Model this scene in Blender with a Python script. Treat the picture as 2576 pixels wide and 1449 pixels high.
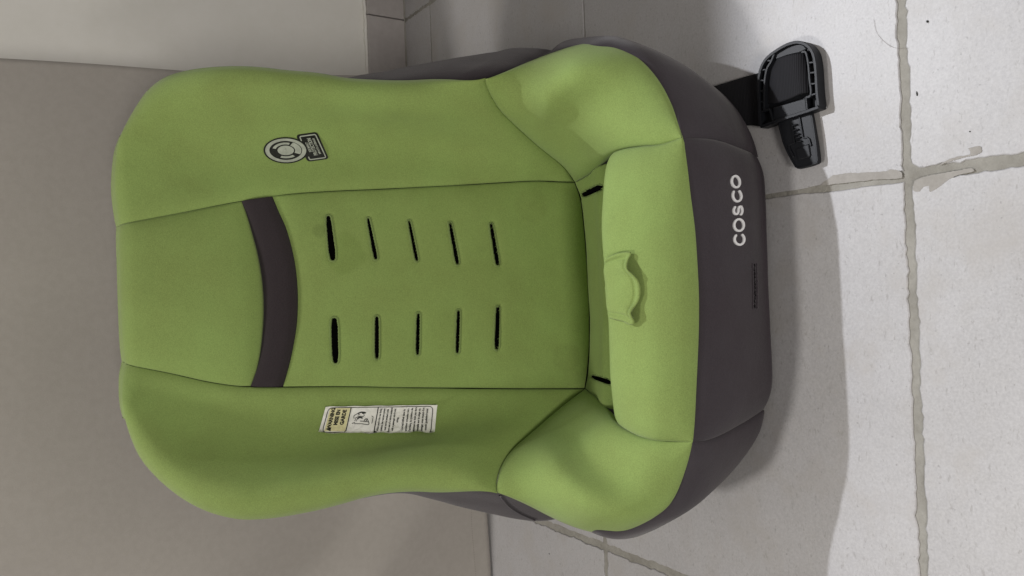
import bpy, bmesh, math, random
import numpy as np
from mathutils import Vector, Matrix
from mathutils.bvhtree import BVHTree
from mathutils import noise as mnoise

random.seed(7); rng = np.random.default_rng(7)
S = bpy.context.scene
for o in list(bpy.data.objects): bpy.data.objects.remove(o)

# ------------------------------------------------------------------ camera
H = 0.70                      # lens height above the tiles, metres
PITCH = math.radians(33.0); ROLL = 0.040
FPX = 1989.7                  # focal length in pixels of a 2576 px wide frame
fw = np.array([0, math.cos(PITCH), -math.sin(PITCH)])
dn = np.array([0, -math.sin(PITCH), -math.cos(PITCH)])
xr = np.array([1.0, 0, 0])
c_right = math.cos(ROLL)*dn - math.sin(ROLL)*xr
c_up = math.sin(ROLL)*dn + math.cos(ROLL)*xr
CAM = np.array([0, 0, H])
cam = bpy.data.cameras.new('camera'); cam_o = bpy.data.objects.new('camera', cam)
S.collection.objects.link(cam_o)
cam.sensor_width = 36; cam.lens = 36*FPX/2576; cam.clip_start = 0.01; cam.clip_end = 50
cam_o.matrix_world = Matrix(((c_right[0], c_up[0], -fw[0], 0), (c_right[1], c_up[1], -fw[1], 0),
                             (c_right[2], c_up[2], -fw[2], H), (0, 0, 0, 1)))
S.camera = cam_o
S.render.resolution_x = 1024; S.render.resolution_y = 576

# ------------------------------------------------------------------ light
W = bpy.data.worlds.new('World'); S.world = W; W.use_nodes = True
bg = W.node_tree.nodes['Background']
bg.inputs[0].default_value = (1.0, 0.93, 0.86, 1); bg.inputs[1].default_value = 0.18

def lamp(name, loc, energy, col, radius):
    l = bpy.data.lights.new(name, 'POINT'); l.energy = energy; l.color = col; l.shadow_soft_size = radius
    o = bpy.data.objects.new(name, l); o.location = loc; S.collection.objects.link(o); return o
lamp('bulb_behind_wall', (1.00, 1.95, 2.50), 225, (0.93, 0.95, 1.0), 0.03)
lamp('ceiling_bulb', (-0.90, 1.00, 2.35), 74, (1.0, 0.96, 0.90), 0.14)
lamp('added_fill', (-0.40, -1.25, 1.00), 62, (1.0, 0.95, 0.88), 0.25)  # added front fill, no such lamp known; lifts wall, cloth and skirt

vs = S.view_settings
vs.view_transform = 'Standard'; vs.look = 'None'; vs.exposure = 0.0; vs.gamma = 1.0
vs.use_curve_mapping = False

# ------------------------------------------------------------------ measuring helpers
def ray(px, py):
    a = px-1288.0; b = -(py-724.5)
    return c_right*a + c_up*b + fw*FPX
def atY(px, py, Y):
    r = ray(px, py); return CAM + r*(Y/r[1])
def atZ(px, py, z):
    r = ray(px, py); return CAM + r*((z-H)/r[2])
B0Y, B0Z, BS = 0.76, 0.093, 0.379          # plane of the backrest: Y = B0Y + BS*(z-B0Z)
def atK(px, py, k):
    r = ray(px, py)
    t = (B0Y - k - BS*B0Z + BS*H)/(r[1]-BS*r[2]); return CAM + r*t
def project(P):
    d = P-CAM; z = d@fw
    return 1288+FPX*(d@c_right)/z, 724.5-FPX*(d@c_up)/z

def catmull(pts, n=12):
    P = np.array(pts, float)
    P = np.vstack([2*P[0]-P[1], P, 2*P[-1]-P[-2]]); out = []
    for i in range(1, len(P)-2):
        p0, p1, p2, p3 = P[i-1:i+3]
        t = [0]
        for a, b in ((p0, p1), (p1, p2), (p2, p3)): t.append(t[-1]+max(np.linalg.norm(b-a), 1e-6)**0.5)
        for q in range(n):
            x = t[1]+(t[2]-t[1])*q/n
            A1 = (t[1]-x)/(t[1]-t[0])*p0+(x-t[0])/(t[1]-t[0])*p1
            A2 = (t[2]-x)/(t[2]-t[1])*p1+(x-t[1])/(t[2]-t[1])*p2
            A3 = (t[3]-x)/(t[3]-t[2])*p2+(x-t[2])/(t[3]-t[2])*p3
            B1 = (t[2]-x)/(t[2]-t[0])*A1+(x-t[0])/(t[2]-t[0])*A2
            B2 = (t[3]-x)/(t[3]-t[1])*A2+(x-t[1])/(t[3]-t[1])*A3
            out.append((t[2]-x)/(t[2]-t[1])*B1+(x-t[1])/(t[2]-t[1])*B2)
    out.append(P[-2]); return np.array(out)
def resample(C, n):
    C = np.array(C, float)
    s = np.r_[0, np.cumsum(np.linalg.norm(np.diff(C, axis=0), axis=1))]
    q = np.linspace(0, s[-1], n)
    return np.stack([np.interp(q, s, C[:, i]) for i in range(C.shape[1])], 1)

# ------------------------------------------------------------------ materials
def new_mat(name, rough=0.8, spec=0.3):
    m = bpy.data.materials.new(name); m.use_nodes = True
    b = m.node_tree.nodes['Principled BSDF']
    b.inputs['Roughness'].default_value = rough; b.inputs['Specular IOR Level'].default_value = spec
    return m, m.node_tree, b
def N(nt, t, **kw):
    n = nt.nodes.new(t)
    for k, v in kw.items():
        if k in n.inputs: n.inputs[k].default_value = v
        else: setattr(n, k, v)
    return n
def noise(nt, co, scale, detail=4, rough=0.55):
    n = N(nt, 'ShaderNodeTexNoise'); n.inputs['Scale'].default_value = scale
    n.inputs['Detail'].default_value = detail; n.inputs['Roughness'].default_value = rough
    nt.links.new(co, n.inputs['Vector']); return n.outputs['Fac']
def ramp(nt, fac, stops):
    r = N(nt, 'ShaderNodeValToRGB'); e = r.color_ramp.elements
    e[0].position, e[0].color = stops[0][0], (*stops[0][1], 1)
    e[1].position, e[1].color = stops[-1][0], (*stops[-1][1], 1)
    for p, c in stops[1:-1]:
        x = e.new(p); x.color = (*c, 1)
    nt.links.new(fac, r.inputs[0]); return r.outputs[0]
def mixc(nt, fac, a, b, mode='MIX'):
    m = N(nt, 'ShaderNodeMix', data_type='RGBA', blend_type=mode)
    for s, v in ((m.inputs[0], fac), (m.inputs[6], a), (m.inputs[7], b)):
        if hasattr(v, 'is_output'): nt.links.new(v, s)
        elif isinstance(v, (int, float)): s.default_value = v
        else: s.default_value = (*v, 1)
    return m.outputs[2]
def bump(nt, b, height, strength, dist):
    n = N(nt, 'ShaderNodeBump'); n.inputs['Strength'].default_value = strength; n.inputs['Distance'].default_value = dist
    nt.links.new(height, n.inputs['Height']); nt.links.new(n.outputs[0], b.inputs['Normal'])
def mathn(nt, op, a, b=None, c=None):
    m = N(nt, 'ShaderNodeMath', operation=op)
    for i, v in enumerate((a, b, c)):
        if v is None: continue
        if hasattr(v, 'is_output'): nt.links.new(v, m.inputs[i])
        else: m.inputs[i].default_value = v
    return m.outputs[0]

def fabric(name, col, var=0.17, sheen=0.14, stain=None):
    m, nt, b = new_mat(name, 0.92, 0.15)
    co = N(nt, 'ShaderNodeTexCoord').outputs['Object']
    big = noise(nt, co, 7, 3); mid = noise(nt, co, 45, 4); fine = noise(nt, co, 900, 2, 0.7)
    lo = tuple(c*(1-var*k) for c, k in zip(col, (0.75, 1.25, 1.3))); hi = tuple(min(1, c*(1+var*k)) for c, k in zip(col, (0.6, 0.9, 0.9)))
    c = ramp(nt, big, [(0.3, lo), (0.7, hi)])
    c = mixc(nt, 0.25, c, ramp(nt, mid, [(0.3, lo), (0.7, hi)]))
    c = mixc(nt, ramp(nt, noise(nt, co, 16, 5, 0.65), [(0.56, (0, 0, 0)), (0.72, (0.30, 0.30, 0.30))]), c, tuple(x*0.66 for x in col))
    c = mixc(nt, 0.45, c, ramp(nt, fine, [(0.25, tuple(x*0.62 for x in col)), (0.75, tuple(min(1, x*1.35) for x in col))]))
    if stain:
        for (pos, rad, amt, tint) in stain:
            v = N(nt, 'ShaderNodeVectorMath', operation='DISTANCE'); nt.links.new(co, v.inputs[0]); v.inputs[1].default_value = pos
            wob = mathn(nt, 'MULTIPLY_ADD', noise(nt, co, 28, 2), rad*0.7, v.outputs['Value'])
            k = N(nt, 'ShaderNodeMapRange'); nt.links.new(wob, k.inputs[0])
            k.inputs[1].default_value = rad*1.18; k.inputs[2].default_value = rad*1.40
            k.inputs[3].default_value = amt; k.inputs[4].default_value = 0
            c = mixc(nt, k.outputs[0], c, tint, 'MULTIPLY')
    nt.links.new(c, b.inputs['Base Color'])
    b.inputs['Sheen Weight'].default_value = sheen; b.inputs['Sheen Roughness'].default_value = 0.5
    h = mathn(nt, 'ADD', mathn(nt, 'MULTIPLY', fine, 0.4), mid)
    bump(nt, b, h, 0.35, 0.0015)
    return m
ROOT = np.array([0.0, 0.76, 0.0])
GREEN = (0.255, 0.352, 0.105)
st1 = tuple(atK(868, 640, 0)-ROOT)
M_green = fabric('lime_fabric', GREEN, stain=[(st1, 0.026, 0.45, (0.80, 0.84, 0.74)), (tuple(atK(806, 585, 0)-ROOT), 0.011, 0.55, (0.72, 0.72, 0.72)), (tuple(atK(1420, 900, 0)-ROOT), 0.020, 0.35, (0.82, 0.80, 0.80)), (tuple(atK(1330, 520, 0)-ROOT), 0.024, 0.3, (0.86, 0.82, 0.80))])
M_char = fabric('charcoal_fabric', (0.056, 0.048, 0.056), 0.16, 0.20)
M_band = fabric('band_fabric', (0.042, 0.034, 0.038), 0.10, 0.08)
M_thread = fabric('green_thread', (0.21, 0.29, 0.095), 0.2)

def plain(name, col, rough=0.5, spec=0.4, nscale=300, bstr=0.15, bd=0.0006, var=0.12):
    m, nt, b = new_mat(name, rough, spec)
    co = N(nt, 'ShaderNodeTexCoord').outputs['Object']
    n = noise(nt, co, nscale, 3)
    nt.links.new(ramp(nt, n, [(0.3, tuple(c*(1-var) for c in col)), (0.7, tuple(min(1, c*(1+var)) for c in col))]), b.inputs['Base Color'])
    bump(nt, b, n, bstr, bd); return m
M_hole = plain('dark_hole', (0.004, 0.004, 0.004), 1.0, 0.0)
M_plastic = plain('black_plastic', (0.009, 0.010, 0.013), 0.45, 0.28, 500, 0.1)
M_shell = plain('shell_plastic', (0.03, 0.03, 0.032), 0.5, 0.4)
M_white = plain('white_print', (0.88, 0.88, 0.90), 0.6, 0.3, 200, 0.1, 0.0004, 0.06)
M_dull = plain('worn_white_print', (0.40, 0.43, 0.36), 0.7, 0.2, 160, 0.2, 0.0004, 0.15)
M_ink = plain('black_print', (0.012, 0.014, 0.010), 0.6, 0.25, 400, 0.1, 0.0004, 0.5)
M_yellow = plain('pale_yellow_print', (0.74, 0.70, 0.40), 0.7, 0.2)

def m_webbing():
    m, nt, b = new_mat('black_webbing', 0.75, 0.3)
    co = N(nt, 'ShaderNodeTexCoord').outputs['Object']
    w = N(nt, 'ShaderNodeTexWave', wave_type='BANDS', bands_direction='Y'); w.inputs['Scale'].default_value = 160
    nt.links.new(co, w.inputs[0])
    nt.links.new(ramp(nt, w.outputs['Fac'], [(0, (0.006, 0.006, 0.008)), (1, (0.014, 0.014, 0.018))]), b.inputs['Base Color'])
    bump(nt, b, w.outputs['Fac'], 0.4, 0.0006); return m
M_web = m_webbing()

def m_paper():
    m, nt, b = new_mat('crumpled_label', 0.55, 0.35)
    co = N(nt, 'ShaderNodeTexCoord').outputs['Object']
    n = noise(nt, co, 60, 4); v = N(nt, 'ShaderNodeTexVoronoi', feature='DISTANCE_TO_EDGE'); v.inputs['Scale'].default_value = 70
    nt.links.new(co, v.inputs['Vector'])
    nt.links.new(ramp(nt, n, [(0.3, (0.82, 0.81, 0.75)), (0.7, (0.93, 0.93, 0.89))]), b.inputs['Base Color'])
    h = mathn(nt, 'ADD', n, mathn(nt, 'MINIMUM', mathn(nt, 'MULTIPLY', v.outputs['Distance'], 3.0), 0.5))
    bump(nt, b, h, 0.55, 0.0025); return m
M_paper = m_paper()

def m_tile():
    m, nt, b = new_mat('stone_tile', 0.42, 0.4)
    tc = N(nt, 'ShaderNodeTexCoord'); oi = N(nt, 'ShaderNodeObjectInfo')
    ad = N(nt, 'ShaderNodeVectorMath', operation='MULTIPLY_ADD')
    cx = N(nt, 'ShaderNodeCombineXYZ'); nt.links.new(oi.outputs['Random'], cx.inputs[2]); nt.links.new(oi.outputs['Random'], cx.inputs[0])
    nt.links.new(cx.outputs[0], ad.inputs[0]); ad.inputs[1].default_value = (9, 9, 9); nt.links.new(tc.outputs['Object'], ad.inputs[2])
    co = ad.outputs[0]
    cl = noise(nt, co, 6, 5, 0.6); md = noise(nt, co, 38, 4, 0.6); fn = noise(nt, co, 420, 3, 0.7)
    mp = N(nt, 'ShaderNodeMapping'); mp.inputs['Rotation'].default_value = (0, 0, 0.7); mp.inputs['Scale'].default_value = (1, 2.6, 1)
    nt.links.new(co, mp.inputs[0]); sp = noise(nt, mp.outputs[0], 120, 3, 0.62)
    c = ramp(nt, cl, [(0.3, (0.42, 0.412, 0.422)), (0.5, (0.455, 0.448, 0.462)), (0.72, (0.485, 0.478, 0.492))])
    c = mixc(nt, ramp(nt, md, [(0.45, (0, 0, 0)), (0.75, (0.35, 0.35, 0.35))]), c, (0.405, 0.392, 0.385))
    c = mixc(nt, 0.16, c, ramp(nt, fn, [(0.3, (0.25, 0.25, 0.25)), (0.7, (0.85, 0.85, 0.85))]))
    c = mixc(nt, ramp(nt, sp, [(0.61, (0, 0, 0)), (0.70, (0.55, 0.55, 0.55))]), c, (0.30, 0.288, 0.285))
    c = mixc(nt, ramp(nt, noise(nt, co, 14, 4, 0.6), [(0.5, (0, 0, 0)), (0.7, (0.55, 0.55, 0.55))]), c, (0.425, 0.402, 0.382))
    c = mixc(nt, ramp(nt, noise(nt, co, 230, 2, 0.5), [(0.70, (0, 0, 0)), (0.76, (0.5, 0.5, 0.5))]), c, (0.23, 0.222, 0.225))
    nt.links.new(c, b.inputs['Base Color'])
    bump(nt, b, mathn(nt, 'ADD', md, mathn(nt, 'MULTIPLY', sp, -0.5)), 0.12, 0.001); return m
M_tile = m_tile()

def rough_mat(name, a, c_, s=120, rough=0.9, bstr=0.7, bd=0.003):
    m, nt, b = new_mat(name, rough, 0.15)
    co = N(nt, 'ShaderNodeTexCoord').outputs['Object']
    n1 = noise(nt, co, s, 5, 0.65); n2 = noise(nt, co, s*0.16, 3)
    c = mixc(nt, 0.5, ramp(nt, n1, [(0.3, a), (0.7, c_)]), ramp(nt, n2, [(0.35, a), (0.65, c_)]))
    nt.links.new(c, b.inputs['Base Color']); bump(nt, b, n1, bstr, bd); return m
M_grout = rough_mat('grout', (0.26, 0.248, 0.222), (0.40, 0.388, 0.355))
M_smear = rough_mat('dried_grout', (0.32, 0.302, 0.28), (0.41, 0.392, 0.37), 300, 0.9, 0.3, 0.001)
M_wall = rough_mat('white_wall_paint', (0.84, 0.83, 0.78), (0.89, 0.88, 0.84), 60, 0.7, 0.12, 0.002)
M_skirt = rough_mat('skirting_stone', (0.40, 0.37, 0.365), (0.49, 0.465, 0.455), 90, 0.5, 0.1, 0.001)
M_cloth = rough_mat('beige_cloth', (0.47, 0.44, 0.405), (0.52, 0.49, 0.455), 700, 0.95, 0.25, 0.0008)

# ------------------------------------------------------------------ object helpers
def link(o, parent=None):
    S.collection.objects.link(o)
    if parent is not None: o.parent = parent
    return o
def mesh_obj(name, V, F, mats, parent=None, origin=(0, 0, 0), smooth=True, midx=None):
    me = bpy.data.meshes.new(name)
    me.from_pydata([tuple(v) for v in (np.array(V)-np.array(origin))], [], [tuple(int(i) for i in f) for f in F])
    for m in (mats if isinstance(mats, (list, tuple)) else [mats]): me.materials.append(m)
    if smooth: me.polygons.foreach_set('use_smooth', [True]*len(me.polygons))
    if midx is not None: me.polygons.foreach_set('material_index', midx)
    me.update(); return link(bpy.data.objects.new(name, me), parent)
def thing(name, label, cat, loc, group=None):
    o = bpy.data.objects.new(name, None); o.location = loc; o.empty_display_size = 0.05
    o['label'] = label; o['category'] = cat
    if group: o['group'] = group
    return link(o)
def grid_faces(nu, nv, flip=False):
    i = np.arange(nu-1)[:, None]*nv+np.arange(nv-1)[None, :]
    f = np.stack([i, i+nv, i+nv+1, i+1], -1).reshape(-1, 4)
    return f[:, ::-1] if flip else f
def grid_normals(P):
    du = np.gradient(P, axis=0); dv = np.gradient(P, axis=1)
    n = np.cross(du, dv); l = np.linalg.norm(n, axis=2, keepdims=True); n = n/np.maximum(l, 1e-12)
    c = P[P.shape[0]//2, P.shape[1]//2]; nc = n[P.shape[0]//2, P.shape[1]//2]
    flip = (nc@(CAM-c)) < 0
    return (-n if flip else n), flip

BVH = {}; WN = {}
def patch(name, c0, c1, d0, d1, nu, nv, mat, parent, B=0.0, ab=(1, 1), seams='', rims={}, g=0.006, lam=0.010, dip=0.002,
          ext=(), extra=None, key=None, origin=ROOT, midx_fn=None, taper=None, roll_dir=None, relief=0.0016, out=False):
    """four-sided panel: c0/c1 run along u at v=0/1, d0/d1 along v at u=0/1; puffed, sunk at its seams, rolled at its rims"""
    c0, c1, d0, d1 = (catmull(c) for c in (c0, c1, d0, d1))
    C0, C1, D0, D1 = resample(c0, nu), resample(c1, nu), resample(d0, nv), resample(d1, nv)
    u = np.linspace(0, 1, nu)[:, None, None]; v = np.linspace(0, 1, nv)[None, :, None]
    P = (1-v)*C0[:, None]+v*C1[:, None]+(1-u)*D0[None]+u*D1[None] \
        - ((1-u)*(1-v)*C0[0]+u*(1-v)*C0[-1]+(1-u)*v*C1[0]+u*v*C1[-1])
    n, flip = grid_normals(P)
    if out:
        m_ = P[nu//2, nv//2]; k_ = np.cross(np.gradient(P, axis=0)[nu//2, nv//2], np.gradient(P, axis=1)[nu//2, nv//2])
        flip = (k_@(m_-np.array([0, 0.78, 0.15]))) < 0
    # offset directions from a coarse, smoothed copy of the panel
    iu = np.linspace(0, nu-1, 9).round().astype(int); iv = np.linspace(0, nv-1, 9).round().astype(int)
    Q = P[np.ix_(iu, iv)]; nn = np.cross(np.gradient(Q, axis=0), np.gradient(Q, axis=1))*(-1 if flip else 1)
    for _ in range(2):
        q = np.pad(nn, ((1, 1), (1, 1), (0, 0)), mode='edge'); nn = q[:-2, 1:-1]+q[2:, 1:-1]+q[1:-1, :-2]+q[1:-1, 2:]+nn
        nn = nn/nn.max()
    nn = nn/np.maximum(np.linalg.norm(nn, axis=2, keepdims=True), 1e-12)
    t1 = np.array([np.stack([np.interp(np.arange(nu), iu, nn[:, j, c]) for c in range(3)], 1) for j in range(9)])
    n = np.array([np.stack([np.interp(np.arange(nv), iv, t1[:, i, c]) for c in range(3)], 1) for i in range(nu)])
    for _ in range(30):
        q = np.pad(n, ((1, 1), (1, 1), (0, 0)), mode='edge'); n = (q[:-2, 1:-1]+q[2:, 1:-1]+q[1:-1, :-2]+q[1:-1, 2:])/4
    n = n/np.maximum(np.linalg.norm(n, axis=2, keepdims=True), 1e-12)
    mean_n = n.mean((0, 1)); mean_n /= np.linalg.norm(mean_n); WN[key or name] = mean_n
    su = np.linalg.norm(np.diff(P, axis=0), axis=2); su = np.vstack([np.zeros((1, nv)), np.cumsum(su, 0)])
    sv = np.linalg.norm(np.diff(P, axis=1), axis=2); sv = np.hstack([np.zeros((nu, 1)), np.cumsum(sv, 1)])
    dist = {'a': su, 'b': su[-1:]-su, 'c': sv, 'd': sv[:, -1:]-sv}      # a:u0 b:u1 c:v0 d:v1
    U, V = u[:, :, 0]+0*v[:, :, 0], v[:, :, 0]+0*u[:, :, 0]
    off = B*(4*U*(1-U)+1e-9)**ab[0]*(4*V*(1-V)+1e-9)**ab[1]
    if seams:
        e = np.ones_like(off)
        for s in seams: e = e*(1-np.exp(-dist[s]/lam))
        off = off+g*e-dip
    roll = np.zeros(off.shape+(3,)); rw = np.full_like(off, 1e-9)
    for s, r in rims.items():
        t = np.clip(1-dist[s]/r, 0, 1); a_ = r*0.85*(1-np.sqrt(np.maximum(0, 1-t*t)))*(taper(U, V) if taper else 1)
        roll = roll+a_[:, :, None]**2*np.array((roll_dir or {}).get(s, mean_n)); rw = rw+a_
    roll = roll/rw[:, :, None]
    if relief:
        w = np.array([mnoise.noise(Vector(p)*11)+0.5*mnoise.noise(Vector(p)*27+Vector((5, 1, 2))) for p in P.reshape(-1, 3)]).reshape(nu, nv)
        off = off+relief*w
    if extra is not None: off = off+extra(P, U, V, dist)
    P = P+n*off[:, :, None]-roll
    cen = P.reshape(-1, 3).mean(0)
    for side in seams:               # seam allowance turned in behind the panel, none at the ends
        fl = P.shape[1] if side in 'ab' else P.shape[0]
        q = np.linspace(0, 1, fl); fd = (0.009*np.clip(np.minimum(q, 1-q)*14, 0, 1))[:, None]
        if side == 'a': P = np.concatenate([(P[0]-n[0]*fd)[None], P], 0); n = np.concatenate([n[:1], n], 0)
        if side == 'b': P = np.concatenate([P, (P[-1]-n[-1]*fd)[None]], 0); n = np.concatenate([n, n[-1:]], 0)
        if side == 'c': P = np.concatenate([(P[:, 0]-n[:, 0]*fd)[:, None], P], 1); n = np.concatenate([n[:, :1], n], 1)
        if side == 'd': P = np.concatenate([P, (P[:, -1]-n[:, -1]*fd)[:, None]], 1); n = np.concatenate([n, n[:, -1:]], 1)
    for side, steps in ext:
        edge = {'a': P[0], 'b': P[-1], 'c': P[:, 0], 'd': P[:, -1]}[side]
        rows = []
        for vec, t in steps:
            inw = cen-edge; inw /= np.linalg.norm(inw, axis=1, keepdims=True)
            rows.append(edge+np.array(vec)+inw*t)
        R = np.array(rows)
        if side == 'a': P = np.concatenate([R[::-1], P], 0)
        if side == 'b': P = np.concatenate([P, R], 0)
        if side == 'c': P = np.concatenate([R[::-1].transpose(1, 0, 2), P], 1)
        if side == 'd': P = np.concatenate([P, R.transpose(1, 0, 2)], 1)
    F = grid_faces(P.shape[0], P.shape[1], flip); V_ = P.reshape(-1, 3)
    midx = midx_fn(V_[F].mean(1)) if midx_fn else None
    o = mesh_obj(name, V_, F, mat, parent, origin, True, midx)
    BVH[key or name] = BVHTree.FromPolygons([Vector(x) for x in V_], [tuple(int(i) for i in f) for f in F])
    return o
def onto(key, px, py, off=0.0):
    r = ray(px, py); r = r/np.linalg.norm(r)
    h = BVH[key].ray_cast(Vector(CAM), Vector(r))
    if h[0] is None:
        h = BVH[key].find_nearest(Vector(CAM+r*0.9))
    p = np.array(h[0]); n = np.array(h[1])
    if n@(CAM-p) < 0: n = -n
    return p+n*off
def tube(path, rad, sides=6, closed=False):
    P = np.array(path, float); n = len(P); V = []; F = []
    for i in range(n):
        a = P[(i-1) % n] if (closed or i > 0) else P[i]; b = P[(i+1) % n] if (closed or i < n-1) else P[i]
        t = b-a; t /= max(np.linalg.norm(t), 1e-9)
        w = np.cross(t, CAM-P[i]); w /= max(np.linalg.norm(w), 1e-9); q = np.cross(w, t)
        r = rad[i] if hasattr(rad, '__len__') else rad
        for k in range(sides):
            an = 2*math.pi*k/sides; V.append(P[i]+r*(math.cos(an)*w+math.sin(an)*q))
    for i in range(n if closed else n-1):
        j = (i+1) % n
        for k in range(sides):
            l = (k+1) % sides; F.append((i*sides+k, j*sides+k, j*sides+l, i*sides+l))
    if not closed:
        F.append(tuple(range(sides))[::-1]); F.append(tuple((n-1)*sides+k for k in range(sides)))
    return V, F
def merge(parts):
    V = []; F = []
    for v, f in parts:
        o = len(V); V += list(v); F += [tuple(i+o for i in q) for q in f]
    return V, F
def ribbon2d(pts, w, closed=False):
    """flat stroke with round ends, in 2-D"""
    P = np.array(pts, float); n = len(P); L = []; R = []
    for i in range(n):
        a = P[(i-1) % n] if (closed or i > 0) else P[i]; b = P[(i+1) % n] if (closed or i < n-1) else P[i]
        t = b-a; t /= max(np.linalg.norm(t), 1e-9); q = np.array([-t[1], t[0]])*w/2
        L.append(P[i]+q); R.append(P[i]-q)
    V = L+R; F = [(i, (i+1) % n, n+(i+1) % n, n+i) for i in range(n if closed else n-1)]
    if not closed:
        for e, o in ((0, 1), (n-1, n-2)):
            t = P[e]-P[o]; t /= np.linalg.norm(t); base = math.atan2(t[1], t[0]); st = len(V)
            V.append(P[e])
            for k in range(9):
                an = base-math.pi/2+math.pi*k/8; V.append(P[e]+w/2*np.array([math.cos(an), math.sin(an)]))
            F += [(st, st+1+k, st+2+k) for k in range(8)]
    return V, F
def decal(name, VF, key, off, mat, parent, thick=0.0004):
    V, F = VF
    W_ = [onto(key, p[0], p[1], off) for p in V]
    FF = []
    for f in F:
        c = W_[f[0]]; nn = np.cross(W_[f[1]]-c, W_[f[2]]-c)
        FF.append(tuple(f) if nn@(CAM-c) > 0 else tuple(f)[::-1])
    o = mesh_obj(name, W_, FF, mat, parent, ROOT, False)
    if thick:
        s = o.modifiers.new('thick', 'SOLIDIFY'); s.thickness = thick; s.offset = -1
    return o
def disc2d(fn, r0, r1, a0=0, a1=2*math.pi, n=40, rings=2):
    V = []; F = []; full = abs(a1-a0-2*math.pi) < 1e-6
    for j in range(rings+1):
        for i in range(n+1):
            a = a0+(a1-a0)*i/n; r = r0+(r1-r0)*j/rings; V.append(fn(r*math.cos(a), r*math.sin(a)))
    for j in range(rings):
        for i in range(n): F.append((j*(n+1)+i, j*(n+1)+i+1, (j+1)*(n+1)+i+1, (j+1)*(n+1)+i))
    return V, F
def text2d(body, fn, size, thicken=0.0, sx=1.0, align='CENTER'):
    c = bpy.data.curves.new('t', 'FONT'); c.body = body; c.size = size; c.align_x = align; c.align_y = 'CENTER'
    c.offset = thicken; c.resolution_u = 3
    o = bpy.data.objects.new('t', c); S.collection.objects.link(o)
    bpy.context.view_layer.update()
    me = bpy.data.meshes.new_from_object(o.evaluated_get(bpy.context.evaluated_depsgraph_get()))
    V = [fn(v.co.x*sx, v.co.y) for v in me.vertices]; F = [tuple(p.vertices) for p in me.polygons]
    bpy.data.objects.remove(o); bpy.data.curves.remove(c); bpy.data.meshes.remove(me)
    return V, F
def polygon2d(pts, n=1):
    bm = bmesh.new(); vs_ = [bm.verts.new((p[0], p[1], 0)) for p in pts]; f = bm.faces.new(vs_)
    bmesh.ops.triangulate(bm, faces=[f])
    bmesh.ops.subdivide_edges(bm, edges=bm.edges[:], cuts=7, use_grid_fill=True); bmesh.ops.triangulate(bm, faces=bm.faces[:]); bm.verts.index_update()
    V = [(v.co.x, v.co.y) for v in bm.verts]; F = [tuple(v.index for v in q.verts) for q in bm.faces]; bm.free()
    return V, F
def rounded_poly(corners, r, n=6):
    out = []; C = [np.array(c, float) for c in corners]; m = len(C)
    for i in range(m):
        a, b, c = C[i-1], C[i], C[(i+1) % m]
        p = b+(a-b)/np.linalg.norm(a-b)*r; q = b+(c-b)/np.linalg.norm(c-b)*r
        for k in range(n+1):
            t = k/n; out.append((1-t)**2*p+2*t*(1-t)*b+t*t*q)
    return out

# ================================================================== SETTING
# ---- floor: grout bed with one object per tile
TX, TY, X0, Y0, SK = 0.4555, 0.459, 0.088, 0.407, 0.0
WALL_Y = 1.441
bed = mesh_obj('floor', [(-2.2, -1.0, -0.0016), (2.2, -1.0, -0.0016), (2.2, WALL_Y+0.05, -0.0016), (-2.2, WALL_Y+0.05, -0.0016)],
               [(0, 1, 2, 3)], M_grout, smooth=False)
bed['kind'] = 'structure'; bed['label'] = 'pale square floor tiles with rough beige grout'
def jag(n, amp, seed):
    r = np.random.default_rng(abs(int(seed))+5000*(seed<0)); x = np.linspace(0, 1, n); y = np.zeros(n)
    for f, a in ((5, 0.5), (11, 0.5), (23, 0.45), (47, 0.35)):
        y += a*np.sin(2*math.pi*(f*x*r.uniform(0.8, 1.2)+r.random()))
    return amp*y+amp*0.35*r.standard_normal(n)
def joint_y(j, x):     # half width of the joint along X, line index j
    if j == 1: return 0.0012 if x > 0.1 else 0.0037
    if j == 2: return 0.0022
    return 0.0045
def joint_x(i, y):     # half width of the joint along Y, line index i
    if i == 0: return 0.0058 if y < 0.42 else (0.0046 if y < 0.5 else 0.0026)
    if i == -1: return 0.0052
    return 0.0036
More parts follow.
